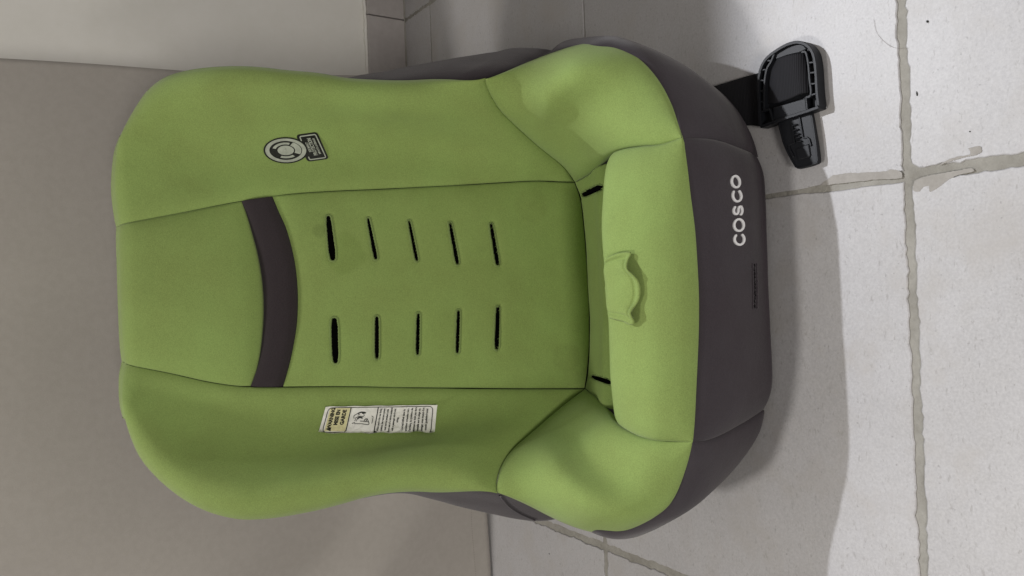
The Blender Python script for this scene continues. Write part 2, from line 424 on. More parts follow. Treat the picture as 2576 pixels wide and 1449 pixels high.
for i in range(-4, 5):
    for j in range(-3, 4):
        xa, xb = X0+(i-1)*TX, X0+i*TX; ya, yb = Y0+(j-1)*TY, Y0+j*TY
        if j == 3: yb = WALL_Y-0.006
        if xa < -2.1 or xb > 2.1 or ya > WALL_Y-0.02: continue
        n = 90; pts = []
        t = np.linspace(0, 1, n)
        def edge(a, b, inw, hw, sd, amp):
            a, b, inw = np.array(a), np.array(b), np.array(inw); L = a+(b-a)*t[:, None]
            h = np.array([hw(p) for p in L]); k = np.ones(7)/7; h = np.convolve(np.pad(h, 3, mode='edge'), k, 'valid')
            taper = np.minimum(1, np.minimum(t, 1-t)*40)
            return L+inw*(h+jag(n, amp, sd)*taper)[:, None]
        am = lambda w: 0.0010 if w > 0.003 else 0.0003
        e1 = edge((xa, ya), (xb, ya), (0, 1), lambda p: joint_y(j-1, p[0]), 100+i*31+j*7, am(joint_y(j-1, xa+0.2)))
        e2 = edge((xb, ya), (xb, yb), (-1, 0), lambda p: joint_x(i, p[1]), 200+i*31+j*7, am(joint_x(i, ya+0.2)))
        e3 = edge((xb, yb), (xa, yb), (0, -1), lambda p: joint_y(j, p[0]), 300+i*31+j*7, am(joint_y(j, xa+0.2)))
        e4 = edge((xa, yb), (xa, ya), (1, 0), lambda p: joint_x(i-1, p[1]), 400+i*31+j*7, am(joint_x(i-1, ya+0.2)))
        # replace corner overlap by clipping each edge to the neighbour
        lo = np.array([e4[1:-1, 0].mean(), e1[1:-1, 1].mean()]); hi = np.array([e2[1:-1, 0].mean(), e3[1:-1, 1].mean()])
        loop = []
        for e, ax in ((e1, 0), (e2, 1), (e3, 0), (e4, 1)):
            q = e[(e[:, ax] > lo[ax]+0.0008) & (e[:, ax] < hi[ax]-0.0008)]; loop += list(q)
        loop = np.array(loop); m = len(loop); cen = loop.mean(0)
        tilt = (rng.random(2)-0.5)*0.0015
        dz = (loop-cen)@tilt
        inn = loop+(cen-loop)/np.linalg.norm(cen-loop, axis=1, keepdims=True)*0.0011
        V = [(*p, -0.006) for p in loop]+[(*p, -0.0008+z) for p, z in zip(loop, dz)]+[(*p, z) for p, z in zip(inn, dz)]
        F = [tuple(range(2*m, 3*m))]
        for k in range(m):
            l = (k+1) % m; F += [(k, l, m+l, m+k), (m+k, m+l, 2*m+l, 2*m+k)]
        o = mesh_obj('floor_tile', V, F, M_tile, bed, (0, 0, 0), False)
# dried grout smears next to the joints
def blob(name, pts, z, seed, mat, parent, amp=0.0012):
    c = catmull(list(pts)+[pts[0]], 10)[:-1]; r = np.random.default_rng(seed)
    P = np.array([atZ(p[0], p[1], z) for p in c]); P[:, :2] += r.standard_normal((len(P), 2))*amp
    V = list(P)+list(P-np.array([0, 0, z])); m = len(P)
    F = [tuple(range(m))]+[(k, m+k, m+(k+1) % m, (k+1) % m) for k in range(m)]
    return mesh_obj(name, V, F, mat, parent, (0, 0, 0), False)
def z1(x, y): return ((2800+x/2.477)/1.4907, (500+y/2.477)/1.4907)
blob('grout_smear', [z1(*p) for p in ((2060, 140), (2170, 120), (2180, 170), (2130, 200), (2050, 215), (1960, 240), (1850, 275), (1790, 292), (1860, 250), (1960, 215), (2080, 190))], 0.0004, 1, M_smear, bed, 0.0002)
blob('grout_smear', [z1(*p) for p in ((1560, 440), (1640, 405), (1780, 375), (1950, 348), (2090, 325), (2110, 350), (1950, 392), (1860, 440), (1760, 515), (1700, 540), (1690, 490), (1640, 500), (1600, 540), (1545, 530))], 0.0004, 2, M_smear, bed, 0.00015)
blob('grout_smear', [z1(*p) for p in ((800, 390), (930, 370), (1060, 365), (1290, 350), (1340, 335), (1440, 365), (1440, 410), (1200, 430), (820, 470), (690, 480))], 0.0004, 3, M_smear, bed, 0.0002)

# ---- low wall with stone skirting
def box(x0, x1, y0, y1, z0, z1_):
    V = [(x, y, z) for z in (z0, z1_) for y in (y0, y1) for x in (x0, x1)]
    return V, [(0, 2, 3, 1), (4, 5, 7, 6), (0, 1, 5, 4), (2, 6, 7, 3), (0, 4, 6, 2), (1, 3, 7, 5)]
def bev(o, w, seg=2):
    b = o.modifiers.new('bevel', 'BEVEL'); b.width = w; b.segments = seg; b.limit_method = 'ANGLE'; return o
wall = mesh_obj('wall', *box(-2.0, 2.0, WALL_Y, WALL_Y+0.12, 0, 1.563), M_wall, smooth=False); wall['kind'] = 'structure'
wall['label'] = 'off-white painted wall behind the seat'
for i in range(-4, 5):
    xa, xb = X0+(i-1)*TX, X0+i*TX
    if xa < -2 or xb > 2: continue
    bev(mesh_obj('skirting_tile', *box(xa+0.0012, xb-0.0012, WALL_Y-0.010, WALL_Y+0.002, 0.0005, 0.080+0.0012*random.random()), M_skirt, wall, smooth=False), 0.0012)
# bead of rough plaster along the top of the skirting
xs = np.linspace(0.1, 1.2, 260)
path = np.stack([xs, np.full_like(xs, WALL_Y-0.0035), 0.0825+jag(260, 0.0006, 5)], 1)
mesh_obj('plaster_bead', *tube(path, 0.0032+jag(260, 0.0007, 6), 6), M_wall, wall)
xs = np.linspace(0.1, 1.2, 200)
path = np.stack([xs, np.full_like(xs, WALL_Y-0.0105), np.full_like(xs, 0.0008)], 1)
mesh_obj('floor_bead', *tube(path, 0.0020+jag(200, 0.0004, 8), 5), M_grout, wall)

# ---- beige cloth hanging behind the seat
nx, nz = 220, 90
Pc = np.zeros((nx, nz+16, 3))
for a in range(nx):
    s = a/(nx-1)
    for b in range(nz):
        v = b/(nz-1)                                    # 0 hem .. 1 top
        xe = np.interp(v, [0, 0.083, 0.193, 0.35, 0.538, 0.756, 0.93, 1], [0.395, 0.381, 0.364, 0.353, 0.341, 0.332, 0.324, 0.320])
        x = -1.35+(xe+1.35)*s
        hem = 0.004+0.055*max(0, (x-0.15)/0.22)**1.5*(x > 0.15)
        z = hem+(0.735-hem)*v
        y = 1.188+0.050*max(0, (x-0.05)/0.3)**1.5
        y += 0.014*math.sin(5.2*x+3.0*v+0.6)*(1-0.5*v)+0.010*math.sin(11*x-5*v)*(1-0.7*v)+0.004*math.sin(21*x+9*v+2)
        y += -0.034*math.exp(-((x+0.36+0.55*(v-0.18))/0.075)**2)*math.exp(-((v-0.22)/0.22)**2)
        y += 0.024*math.exp(-((x+0.30+0.40*(v-0.18))/0.06)**2)*math.exp(-((v-0.40)/0.2)**2)
        y += 0.0025*math.sin(60*x+9*math.sin(7*x))*math.exp(-v*25)
        Pc[a, b] = (x, y, z)
    for b in range(16):
        t = (b+1)/16; an = min(1, t*4)*math.pi/2; top = Pc[a, nz-1]
        Pc[a, nz+b] = top+np.array([0, 0.02*(1-math.cos(an))+max(0, t-0.25)*0.20, 0.02*math.sin(an)])
cl = thing('hanging_cloth', 'plain greyish beige cloth hanging to the floor behind the green seat', 'cloth', (0, 1.19, 0))
co = mesh_obj('cloth_sheet', Pc.reshape(-1, 3), grid_faces(nx, nz+16, True), M_cloth, cl, (0, 1.19, 0))
sd = co.modifiers.new('thick', 'SOLIDIFY'); sd.thickness = 0.002
st = []
for a in range(0, nx-1):
    for h in (0.0, 0.5):
        f = a+h; i0 = int(f); p = Pc[i0]*(1-h)+Pc[min(i0+1, nx-1)]*h; q = Pc[i0]*(1-h-0.28)+Pc[min(i0+1, nx-1)]*(h+0.28)
        k = 3.7; b0 = int(k); w = k-b0
        e0 = p[b0]*(1-w)+p[b0+1]*w; e1 = q[b0]*(1-w)+q[b0+1]*w
        st.append(tube([e0+(0, -0.0016, 0), (e0+e1)/2+(0, -0.0022, 0), e1+(0, -0.0016, 0)], 0.0005, 4))
mesh_obj('hem_stitching', *merge(st), fabric('beige_thread', (0.36, 0.33, 0.30), 0.1), cl, (0, 1.19, 0))

# ================================================================== CHILD SEAT
seat = thing('child_car_seat', 'lime green and charcoal padded child car seat standing on the tiles', 'car seat', tuple(ROOT))
K = lambda L: [atK(*p) for p in L]
def Yv(L):                     # front of the seat stands on the tiles
    out = []
    for x, y, Y in L:
        p = atY(x, y, Y+0.032*min(1, max(0, (0.74-Y)/0.19)))
        out.append(p if p[2] > 0.006 else atZ(x, y, 0.006))
    return out

seamR = K([(287, 565, .000), (340, 556, .004), (400, 545, .004), (470, 532, .004), (540, 518, .004), (605, 506, .004), (660, 498, .004), (720, 490, .004), (780, 485, .004), (850, 481, .004), (950, 477, .004), (1050, 472, .004), (1150, 467, .004), (1250, 461, .004), (1320, 457, .004), (1360, 456, .003), (1400, 458, .002), (1446, 459, .0)])
seamL = K([(302, 915, .000), (370, 928, .004), (440, 942, .004), (510, 958, .004), (570, 968, .004), (610, 972, .004), (700, 973, .004), (800, 972, .004), (900, 972, .004), (1000, 974, .004), (1100, 975, .004), (1200, 976, .004), (1300, 977, .004), (1400, 977, .003), (1440, 977, .001), (1471, 977, .0)])
def split(C, px):
    d = catmull(C, 20); x = np.array([project(p)[0] for p in d]); i = int(np.argmin(abs(x-px)))
    return d[:i+1], d[i:]
def between(C, pa, pb):
    d = catmull(C, 20); x = np.array([project(p)[0] for p in d]); return d[int(np.argmin(abs(x-pa))):int(np.argmin(abs(x-pb)))+1]
def thin(c, n=14): return resample(c, n)
band_up = K([(p[0], p[1], .003) for p in ((607, 506), (620, 540), (635, 590), (648, 640), (657, 690), (662, 740), (663, 790), (660, 840), (654, 890), (645, 930), (630, 972))])
band_lo = K([(p[0], p[1], .003) for p in ((685, 494), (700, 530), (718, 570), (733, 620), (743, 670), (748, 720), (749, 770), (746, 820), (738, 870), (727, 920), (712, 973))])
topC = K([(287, 565, .0), (290, 640, .0), (293, 720, .0), (296, 800, .0), (299, 860, .0), (302, 915, .0)])
botC = K([(1446, 459, .0), (1460, 500, 0), (1468, 560, 0), (1475, 640, 0), (1480, 720, 0), (1483, 800, 0), (1482, 880, 0), (1477, 940, 0), (1471, 977, 0)])
RA, RB = thin(between(seamR, 287, 607)), thin(between(seamR, 607, 685), 6)
RC = thin(between(seamR, 685, 1446), 24)
LA, LB = thin(between(seamL, 302, 630)), thin(between(seamL, 630, 712), 6)
LC = thin(between(seamL, 712, 1471), 24)
for c, e in ((RA, band_up[0]), (LA, band_up[-1])): c[-1] = e
RB[0], RB[-1], LB[0], LB[-1] = band_up[0], band_lo[0], band_up[-1], band_lo[-1]
RC[0], LC[0] = band_lo[0], band_lo[-1]

NB = (0, -0.935, 0.354)
BACK = [((0, 0.012, 0.002), 0), ((0, 0.035, 0.0), 0.004), ((0, 0.07, -0.01), 0.012)]
# headrest: u from the top edge down to the band, v across
patch('headrest_panel', RA, LA, topC, band_up, 80, 70, M_green, seat, B=0.012, ab=(0.5, 0.8), seams='bcd', rims={'a': 0.022}, g=0.004, lam=0.012, roll_dir={'a': NB},
      ext=[('a', BACK)])
patch('headrest_band', RB, LB, band_up, band_lo, 14, 70, M_band, seat, B=0.003, ab=(0.5, 0.5), seams='ab', g=0.003, lam=0.005, dip=0.0015)

SLITS = [((826, 548), (837, 648), 5.4, 8.0), ((926, 552), (945, 648), 2.2, 4.2), ((1029, 558), (1048, 653), 2.0, 3.2), ((1132, 563), (1150, 661), 2.4, 3.8), ((1235, 566), (1251, 663), 2.8, 4.0),
         ((841, 806), (844, 907), 7.6, 7.2), ((948, 800), (948, 898), 4.0, 4.4), ((1052, 791), (1050, 888), 3.0, 3.6), ((1153, 784), (1150, 884), 2.8, 3.2), ((1252, 775), (1249, 874), 3.6, 4.6)]
def slit_d(P, slits):
    x, y = project(P.reshape(-1, 3)); q = np.stack([x, y], 1); best = np.full(len(q), 1e9)
    for a, b, wa, wb in slits:
        a, b = np.array(a, float), np.array(b, float); ab = b-a; L2 = ab@ab
        t = np.clip(((q-a)@ab)/L2, 0, 1); d = np.linalg.norm(q-(a+t[:, None]*ab), axis=1)-(wa+(wb-wa)*t)*(0.75+0.25*np.minimum(1, np.minimum(t, 1-t)*6))
        best = np.minimum(best, d)
    return best
def slit_extra(slits, depth=0.014):
    def f(P, U, V, dist):
        d = slit_d(P, slits).reshape(U.shape)
        return np.where(d < 0, -depth, 0)-0.0022*np.exp(-np.maximum(d, 0)/6.0)
    return f
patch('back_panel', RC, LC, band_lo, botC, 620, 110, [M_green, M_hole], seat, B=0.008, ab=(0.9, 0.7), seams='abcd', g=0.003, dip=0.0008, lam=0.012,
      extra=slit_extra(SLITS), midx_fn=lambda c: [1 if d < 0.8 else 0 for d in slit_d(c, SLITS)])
def slot_ring(slit, key, grow=3.8, rad=0.0012, name='harness_slot'):
    a, b, wa, wb = slit; a, b = np.array(a, float), np.array(b, float); t = (b-a)/np.linalg.norm(b-a); q = np.array([-t[1], t[0]]); pts = []
    for k in range(26): s = k/25; pts.append(a+(b-a)*s+q*((wa+(wb-wa)*s)*(0.75+0.25*min(1, min(s, 1-s)*6))+grow))
    for k in range(1, 8): an = math.pi*k/8; pts.append(b+(q*math.cos(an)+t*math.sin(an))*(wb*0.75+grow))
    for k in range(26): s = 1-k/25; pts.append(a+(b-a)*s-q*((wa+(wb-wa)*s)*(0.75+0.25*min(1, min(s, 1-s)*6))+grow))
    for k in range(1, 8): an = math.pi*k/8; pts.append(a+(-q*math.cos(an)-t*math.sin(an))*(wa*0.75+grow))
    P = [onto(key, p[0], p[1], 0.0002) for p in pts]
    r = [rad*(0.8+0.4*(i % 2)) for i in range(len(P))]
    return mesh_obj(name, *tube(P, r, 6, True), M_thread, seat, ROOT)
for s in SLITS: slot_ring(s, 'back_panel')

# wings
rimR = K([(300, 340, .015), (325, 290, .022), (360, 240, .032), (405, 207, .042), (460, 190, .052), (520, 181, .06), (590, 178, .066), (650, 181, .07), (720, 188, .073), (800, 195, .076), (870, 207, .079), (950, 212, .082), (1050, 212, .085), (1130, 206, .088), (1185, 203, .089), (1222, 199, .09)])
topR = K([(287, 565, .0), (281, 510, .0), (278, 470, .002), (281, 410, .006), (288, 372, .01), (300, 340, .015)])
seamWR = K([(1446, 459, .0), (1420, 420, .008), (1380, 385, .02), (1330, 345, .036), (1290, 310, .05), (1260, 280, .062), (1238, 245, .073), (1225, 214, .084), (1222, 199, .09)])
wing_ext = [('d', [((0, 0.012, 0), 0.000), ((0, 0.03, 0), 0.005), ((0, 0.06, 0), 0.014), ((0, 0.10, 0), 0.03)]), ('a', BACK)]
def sm(t): t = np.clip(t, 0, 1); return t*t*(3-2*t)
def wing_shape(P, U, V, dist):      # hollow towards the middle, fuller near the rim
    return -0.018*np.sin(np.pi*V**0.8)**2*sm(U*4)*sm((1-U)*3)
seamR_d, seamL_d = thin(catmull(seamR), 30), thin(catmull(seamL), 30)
patch('side_wing', seamR_d, rimR, topR, seamWR, 130, 70, M_green, seat, seams='bc', rims={'d': 0.032, 'a': 0.022}, g=0.005, lam=0.012, extra=wing_shape, ext=wing_ext, roll_dir={'a': NB}, taper=lambda U, V: sm((1-U)*6), key='wingR')
rimL = K([(308, 1045, .015), (320, 1085, .022), (340, 1130, .03), (370, 1170, .038), (410, 1208, .046), (460, 1244, .055), (520, 1272, .062), (590, 1289, .068), (650, 1290, .07), (720, 1282, .073), (800, 1266, .076), (860, 1251, .078), (920, 1234, .08), (980, 1223, .083), (1040, 1219, .086), (1100, 1222, .088), (1180, 1231, .09), (1252, 1240, .09)])
topL = K([(302, 915, .0), (298, 950, .002), (298, 980, .006), (301, 1010, .01), (308, 1045, .015)])
seamWL = K([(1471, 977, .0), (1430, 1015, .01), (1380, 1055, .024), (1330, 1095, .042), (1290, 1130, .058), (1265, 1165, .071), (1253, 1200, .083), (1250, 1222, .088), (1252, 1240, .09)])
patch('side_wing', seamL_d, rimL, topL, seamWL, 130, 70, M_green, seat, seams='bc', rims={'d': 0.034, 'a': 0.022}, g=0.005, lam=0.012, extra=wing_shape, ext=wing_ext, roll_dir={'a': NB}, taper=lambda U, V: sm((1-U)*6), key='wingL')

# arm bolsters
armR_out = [rimR[-1]]+Yv([(1300, 160, .712), (1380, 135, .685), (1440, 122, .660), (1500, 118, .635), (1540, 120, .618), (1575, 130, .602)])
armR_front = Yv([(1575, 130, .602), (1610, 150, .587), (1640, 180, .573), (1665, 215, .560), (1690, 265, .547), (1705, 310, .537), (1716, 345, .531)])
armR_in = [seamR[-1]]+Yv([(1480, 440, .728), (1508, 417, .690), (1527, 394, .655), (1560, 376, .620), (1610, 367, .585), (1660, 362, .556), (1716, 345, .531)])
def arm_shape(P, U, V, dist):      # full outer roll, hollow inner flank
    return 0.020*np.exp(-((U-0.28)/0.22)**2)*sm(V*2.5)*sm((1-V)*2.5)
patch('arm_bolster', seamWR[::-1], armR_front, armR_out, armR_in, 80, 90, M_green, seat, B=0.012, ab=(0.6, 0.5), seams='bcd', rims={'a': 0.032}, g=0.006, dip=0.0, lam=0.012, extra=arm_shape, taper=lambda U, V: sm(V*3),
      ext=[('a', [((0.0, 0.004, -0.010), 0), ((0.0, 0.008, -0.03), 0.008), ((0, 0.01, -0.05), 0.02)])], key='armR')
armL_out = [rimL[-1]]+Yv([(1300, 1262, .715), (1350, 1286, .695), (1400, 1306, .675), (1450, 1320, .655), (1500, 1327, .635), (1550, 1328, .615), (1600, 1318, .597)])
armL_front = Yv([(1600, 1318, .597), (1650, 1298, .577), (1680, 1275, .566), (1700, 1245, .557), (1715, 1210, .549), (1728, 1170, .541), (1736, 1140, .535), (1742, 1113, .531)])
armL_in = [seamL[-1]]+Yv([(1500, 1000, .728), (1525, 1025, .690), (1541, 1055, .650), (1570, 1078, .620), (1610, 1098, .590), (1650, 1108, .565), (1700, 1111, .545), (1742, 1113, .531)])
patch('arm_bolster', seamWL[::-1], armL_front, armL_out, armL_in, 80, 90, M_green, seat, B=0.012, ab=(0.6, 0.5), seams='bcd', rims={'a': 0.034}, g=0.006, dip=0.0, lam=0.012, extra=arm_shape, taper=lambda U, V: sm(V*3),
      ext=[('a', [((0.0, 0.004, -0.010), 0), ((0.0, 0.008, -0.03), 0.008), ((0, 0.01, -0.05), 0.02)])], key='armL')

# seat pan between the back and the cushion
panF = [np.array([x, 0.645, 0.075]) for x in np.linspace(armR_in[3][0]+0.004, armL_in[3][0]-0.004, 9)]
panR = [botC[0], armR_in[1], armR_in[2], panF[0]]
panL = [botC[-1], armL_in[1], armL_in[2], panF[-1]]
PSL = [((1470, 489), (1511, 470), 6.4, 6.4), ((1492, 948), (1534, 962), 4.0, 5.4)]
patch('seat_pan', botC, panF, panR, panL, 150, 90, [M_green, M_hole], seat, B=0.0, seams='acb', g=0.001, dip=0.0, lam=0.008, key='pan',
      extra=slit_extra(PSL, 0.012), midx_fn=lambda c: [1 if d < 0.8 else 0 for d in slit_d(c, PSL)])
for s in PSL: slot_ring(s, 'pan', 2.6, 0.0008, 'crotch_slot')

# front cushion
lip = Yv([(1528, 394, .652), (1522, 450, .640), (1518, 520, .634), (1516, 580, .632), (1519, 640, .632), (1525, 700, .632), (1532, 780, .632), (1538, 850, .633), (1541, 920, .634), (1543, 980, .638), (1542, 1055, .648)])
front = Yv([(1716, 345, .531), (1728, 420, .527), (1738, 500, .525), (1748, 580, .524), (1754, 660, .524), (1758, 740, .524), (1758, 820, .524), (1755, 900, .524), (1751, 980, .525), (1747, 1060, .528), (1742, 1113, .531)])
cuR = [lip[0]]+list(armR_in[4:]); cuL = [lip[-1]]+list(armL_in[4:])
patch('seat_cushion', lip, front, cuR, cuL, 110, 70, M_green, seat, B=0.013, ab=(0.45, 0.6), seams='abd', rims={'c': 0.02}, g=0.005, dip=0.0, lam=0.010, key='cushion',
      ext=[('c', [((0, 0.003, -0.012), 0), ((0, 0.002, -0.03), 0), ((0, -0.004, -0.07), 0)])])

# charcoal front skirt: middle and two corners
skR = Yv([(1716, 345, .531), (1760, 345, .533), (1800, 350, .536), (1850, 365, .541), (1890, 382, .546), (1907, 394, .549)])
skL = Yv([(1742, 1113, .531), (1780, 1110, .533), (1830, 1090, .537), (1880, 1060, .543), (1921, 1032, .549)])
bot = Yv([(1907, 394, .549), (1918, 440, .546), (1922, 500, .544), (1925, 600, .543), (1927, 700, .543), (1930, 800, .543), (1934, 900, .543), (1934, 970, .545), (1921, 1032, .549)])
UNDER = [((0, 0.004, -0.003), 0.0), ((0, 0.014, -0.004), 0), ((0, 0.08, -0.005), 0)]
patch('front_skirt', front, bot, skR, skL, 110, 50, M_char, seat, B=0.006, ab=(0.4, 0.5), seams='abc', g=0.006, lam=0.012, key='skirt', ext=[('d', UNDER)])
cR0 = armR_out[1:]+list(armR_front[1:])
cR1 = Yv([(1300, 172, .738), (1345, 150, .730), (1386, 129, .720), (1420, 116, .712), (1470, 108, .702), (1520, 108, .690), (1560, 114, .676), (1600, 129, .660), (1650, 152, .642), (1720, 186, .616), (1790, 226, .592), (1840, 270, .576), (1880, 330, .561), (1907, 394, .549)])
for i_, w_ in ((0, 1.0), (1, 0.8), (2, 0.4)):      # tuck the start behind the arm roll
    cR0[i_] = np.array(cR0[i_])+np.array([-0.012, 0.035, -0.016])*w_; cR1[i_] = np.array(cR1[i_])+np.array([-0.012, 0.035, -0.016])*w_
patch('corner_skirt', cR0, cR1, [cR0[0], (np.array(cR0[0])+cR1[0])/2, cR1[0]], skR, 80, 40, M_char, seat, B=0.006, ab=(0.5, 0.5), seams='bc', g=0.003, dip=0.0, lam=0.010, key='skirtR', out=True,
      ext=[('d', [((0, 0.004, -0.003), 0), ((0, 0.014, -0.004), 0), ((0, 0.08, -0.005), 0)])])
cL0 = armL_out[2:]+list(armL_front[1:])
cL1 = Yv([(1350, 1272, .712), (1404, 1297, .700), (1450, 1312, .690), (1500, 1323, .684), (1550, 1332, .672), (1610, 1327, .652), (1660, 1302, .636), (1720, 1262, .616), (1780, 1222, .597), (1830, 1182, .582), (1870, 1137, .569), (1905, 1085, .557), (1921, 1032, .549)])
for i_, w_ in ((0, 1.0), (1, 0.9), (2, 0.6)):
    cL0[i_] = np.array(cL0[i_])+np.array([0.018, 0.035, -0.012])*w_; cL1[i_] = np.array(cL1[i_])+np.array([0.018, 0.035, -0.012])*w_
patch('corner_skirt', cL0, cL1, [cL0[0], (np.array(cL0[0])+cL1[0])/2, cL1[0]], skL, 80, 40, M_char, seat, B=0.006, ab=(0.5, 0.5), seams='bc', g=0.003, dip=0.0, lam=0.010, key='skirtL', out=True,
      ext=[('d', [((0, 0.004, -0.003), 0), ((0, 0.014, -0.004), 0), ((0, 0.08, -0.005), 0)])])

# charcoal side panels behind the wings
sR0 = between(rimR, 800, 1222); sR0 = list(thin(sR0, 9)+np.array([-0.006, 0.034, 0]))
sR1 = Yv([(790, 200, .885), (850, 198, .872), (940, 183, .858), (1050, 163, .845), (1150, 145, .832), (1230, 132, .825), (1255, 129, .820), (1275, 124, .815), (1310, 121, .808), (1370, 124, .800), (1420, 135, .80)])
e1 = [sR0[-1]]+Yv([(1300, 185, .745), (1380, 160, .76), (1420, 135, .80)])
patch('side_panel', sR0, sR1, [sR0[0], (sR0[0]+sR1[0])/2, sR1[0]], e1, 60, 26, M_char, seat, B=0.004, ab=(0.5, 0.5), key='sideR', out=True,
      ext=[('d', [((0, 0.015, 0), 0.002), ((0, 0.05, 0), 0.015), ((0, 0.10, 0), 0.05)])])
sL0 = between(rimL, 830, 1252); sL0 = list(thin(sL0, 9)+np.array([0.006, 0.036, 0]))
sL1 = Yv([(825, 1263, .885), (900, 1254, .868), (950, 1244, .860), (1000, 1238, .853), (1040, 1240, .847), (1100, 1257, .838), (1150, 1272, .832), (1225, 1291, .825), (1300, 1306, .816), (1340, 1311, .811), (1380, 1309, .806), (1420, 1300, .80)])
e2 = [sL0[-1]]+Yv([(1290, 1232, .75), (1350, 1260, .77), (1420, 1300, .80)])
patch('side_panel', sL0, sL1, [sL0[0], (sL0[0]+sL1[0])/2, sL1[0]], e2, 60, 26, M_char, seat, B=0.004, ab=(0.5, 0.5), key='sideL', out=True,
      ext=[('d', [((0, 0.015, 0), 0.002), ((0, 0.05, 0), 0.015), ((0, 0.10, 0), 0.05)])])
# piping fold on the left side panel
fold = [onto('sideL', x, y, 0.001) for x, y in catmull([(1257, 1244), (1276, 1268), (1303, 1288), (1345, 1307)], 6)]
mesh_obj('side_piping', *tube(fold, 0.0011, 6), M_char, seat, ROOT)

# moulded shell under the cover: back and base, lofted from rounded sections
def loft(secs, n=48):
    V = []; F = []
    for (z, hw, y0, y1, cx) in secs:
        for k in range(n):
            a = 2*math.pi*k/n; c, s = math.cos(a), math.sin(a); e = 0.35
            V.append((cx+hw*math.copysign(abs(c)**e, c), (y0+y1)/2+(y1-y0)/2*math.copysign(abs(s)**e, s), z))
    for i in range(len(secs)-1):
        for k in range(n):
            l = (k+1) % n; F.append((i*n+k, i*n+l, (i+1)*n+l, (i+1)*n+k))
    F.append(tuple(range(n))[::-1]); F.append(tuple((len(secs)-1)*n+k for k in range(n)))
    return V, F
CX = 0.5*(rimR[7][0]+rimL[8][0])
mesh_obj('back_shell', *loft([(0.004, .185, .80, 1.06, CX), (0.10, .205, .81, 1.08, CX), (0.18, .208, .84, 1.08, CX), (0.30, .205, .89, 1.08, CX), (0.45, .19, .94, 1.08, CX), (0.54, .17, .98, 1.07, CX), (0.565, .15, 1.0, 1.05, CX)]), M_shell, seat, ROOT)
mesh_obj('base_shell', *loft([(0.0, .150, .64, 1.04, CX), (0.01, .160, .63, 1.05, CX), (0.04, .17, .62, 1.06, CX), (0.06, .17, .62, 1.06, CX)]), M_shell, seat, ROOT)

# crotch strap flap on the cushion
def z8(x, y): return np.array([(2150+x/3.22)/1.4907, (850+y/3.22)/1.4907])
fl = [resample(catmull([z8(*p) for p in L]), n) for L, n in (
    (((385, 432), (368, 520), (366, 600), (370, 700), (380, 800), (392, 900), (405, 980), (425, 1060)), 60),
    (((708, 305), (722, 330), (700, 385), (697, 440), (716, 510), (760, 570), (800, 630), (824, 700), (832, 770), (825, 850), (800, 920), (767, 980), (750, 1040), (760, 1100), (768, 1150), (745, 1185)), 60),
    (((385, 432), (450, 365), (540, 325), (640, 302), (708, 305)), 34),
    (((425, 1060), (480, 1105), (560, 1128), (640, 1150), (700, 1180), (745, 1185)), 34))]
uu = np.linspace(0, 1, 60)[:, None, None]; vv = np.linspace(0, 1, 34)[None, :, None]
c0, c1, d0, d1 = fl
Q = (1-vv)*c0[:, None]+vv*c1[:, None]+(1-uu)*d0[None]+uu*d1[None]-((1-uu)*(1-vv)*c0[0]+uu*(1-vv)*c0[-1]+(1-uu)*vv*c1[0]+uu*vv*c1[-1])
PF = np.zeros((60, 34, 3))
for a in range(60):
    for b in range(34):
        s, v = a/59, b/33
        lift = 0.0034+v**2*(0.0070*math.exp(-((s-0.24)/0.12)**2)+0.0060*math.exp(-((s-0.84)/0.09)**2))
        lift += 0.0016*math.sin(9*s+4*v)*v*(1-v)*2
        ed = min(1-v, s*1.6, (1-s)*1.6)
        lift += 0.0014*math.exp(-((ed-0.05)/0.04)**2)-0.0016*math.exp(-((ed-0.15)/0.025)**2)
        lift *= min(1, v*5+0.12)
        PF[a, b] = onto('cushion', Q[a, b, 0], Q[a, b, 1], lift)
_, flp = grid_normals(PF)
fo = mesh_obj('crotch_flap', PF.reshape(-1, 3), grid_faces(60, 34, flp), M_green, seat, ROOT)
sdm = fo.modifiers.new('thick', 'SOLIDIFY'); sdm.thickness = 0.0024; sdm.offset = -1

# belt slit on the front skirt: dark tube, coloured as the recess shade
sl = [onto('skirt', *z8(x, y), 0.0004) for x, y in ((2176, 450), (2176, 560), (2180, 660), (2184, 760), (2182, 860), (2180, 985))]
sl = resample(catmull(sl), 60)
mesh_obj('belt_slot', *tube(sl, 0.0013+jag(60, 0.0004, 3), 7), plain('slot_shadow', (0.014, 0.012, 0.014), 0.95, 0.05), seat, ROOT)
for dx in (-16, 34):
    e = resample(catmull([onto('skirt', *z8(x+dx, y), 0.0002) for x, y in ((2176, 445), (2178, 600), (2182, 760), (2180, 990))]), 60)
    mesh_obj('slot_edge', *tube(e, 0.0013+jag(60, 0.0003, 4+dx), 6), M_char, seat, ROOT)

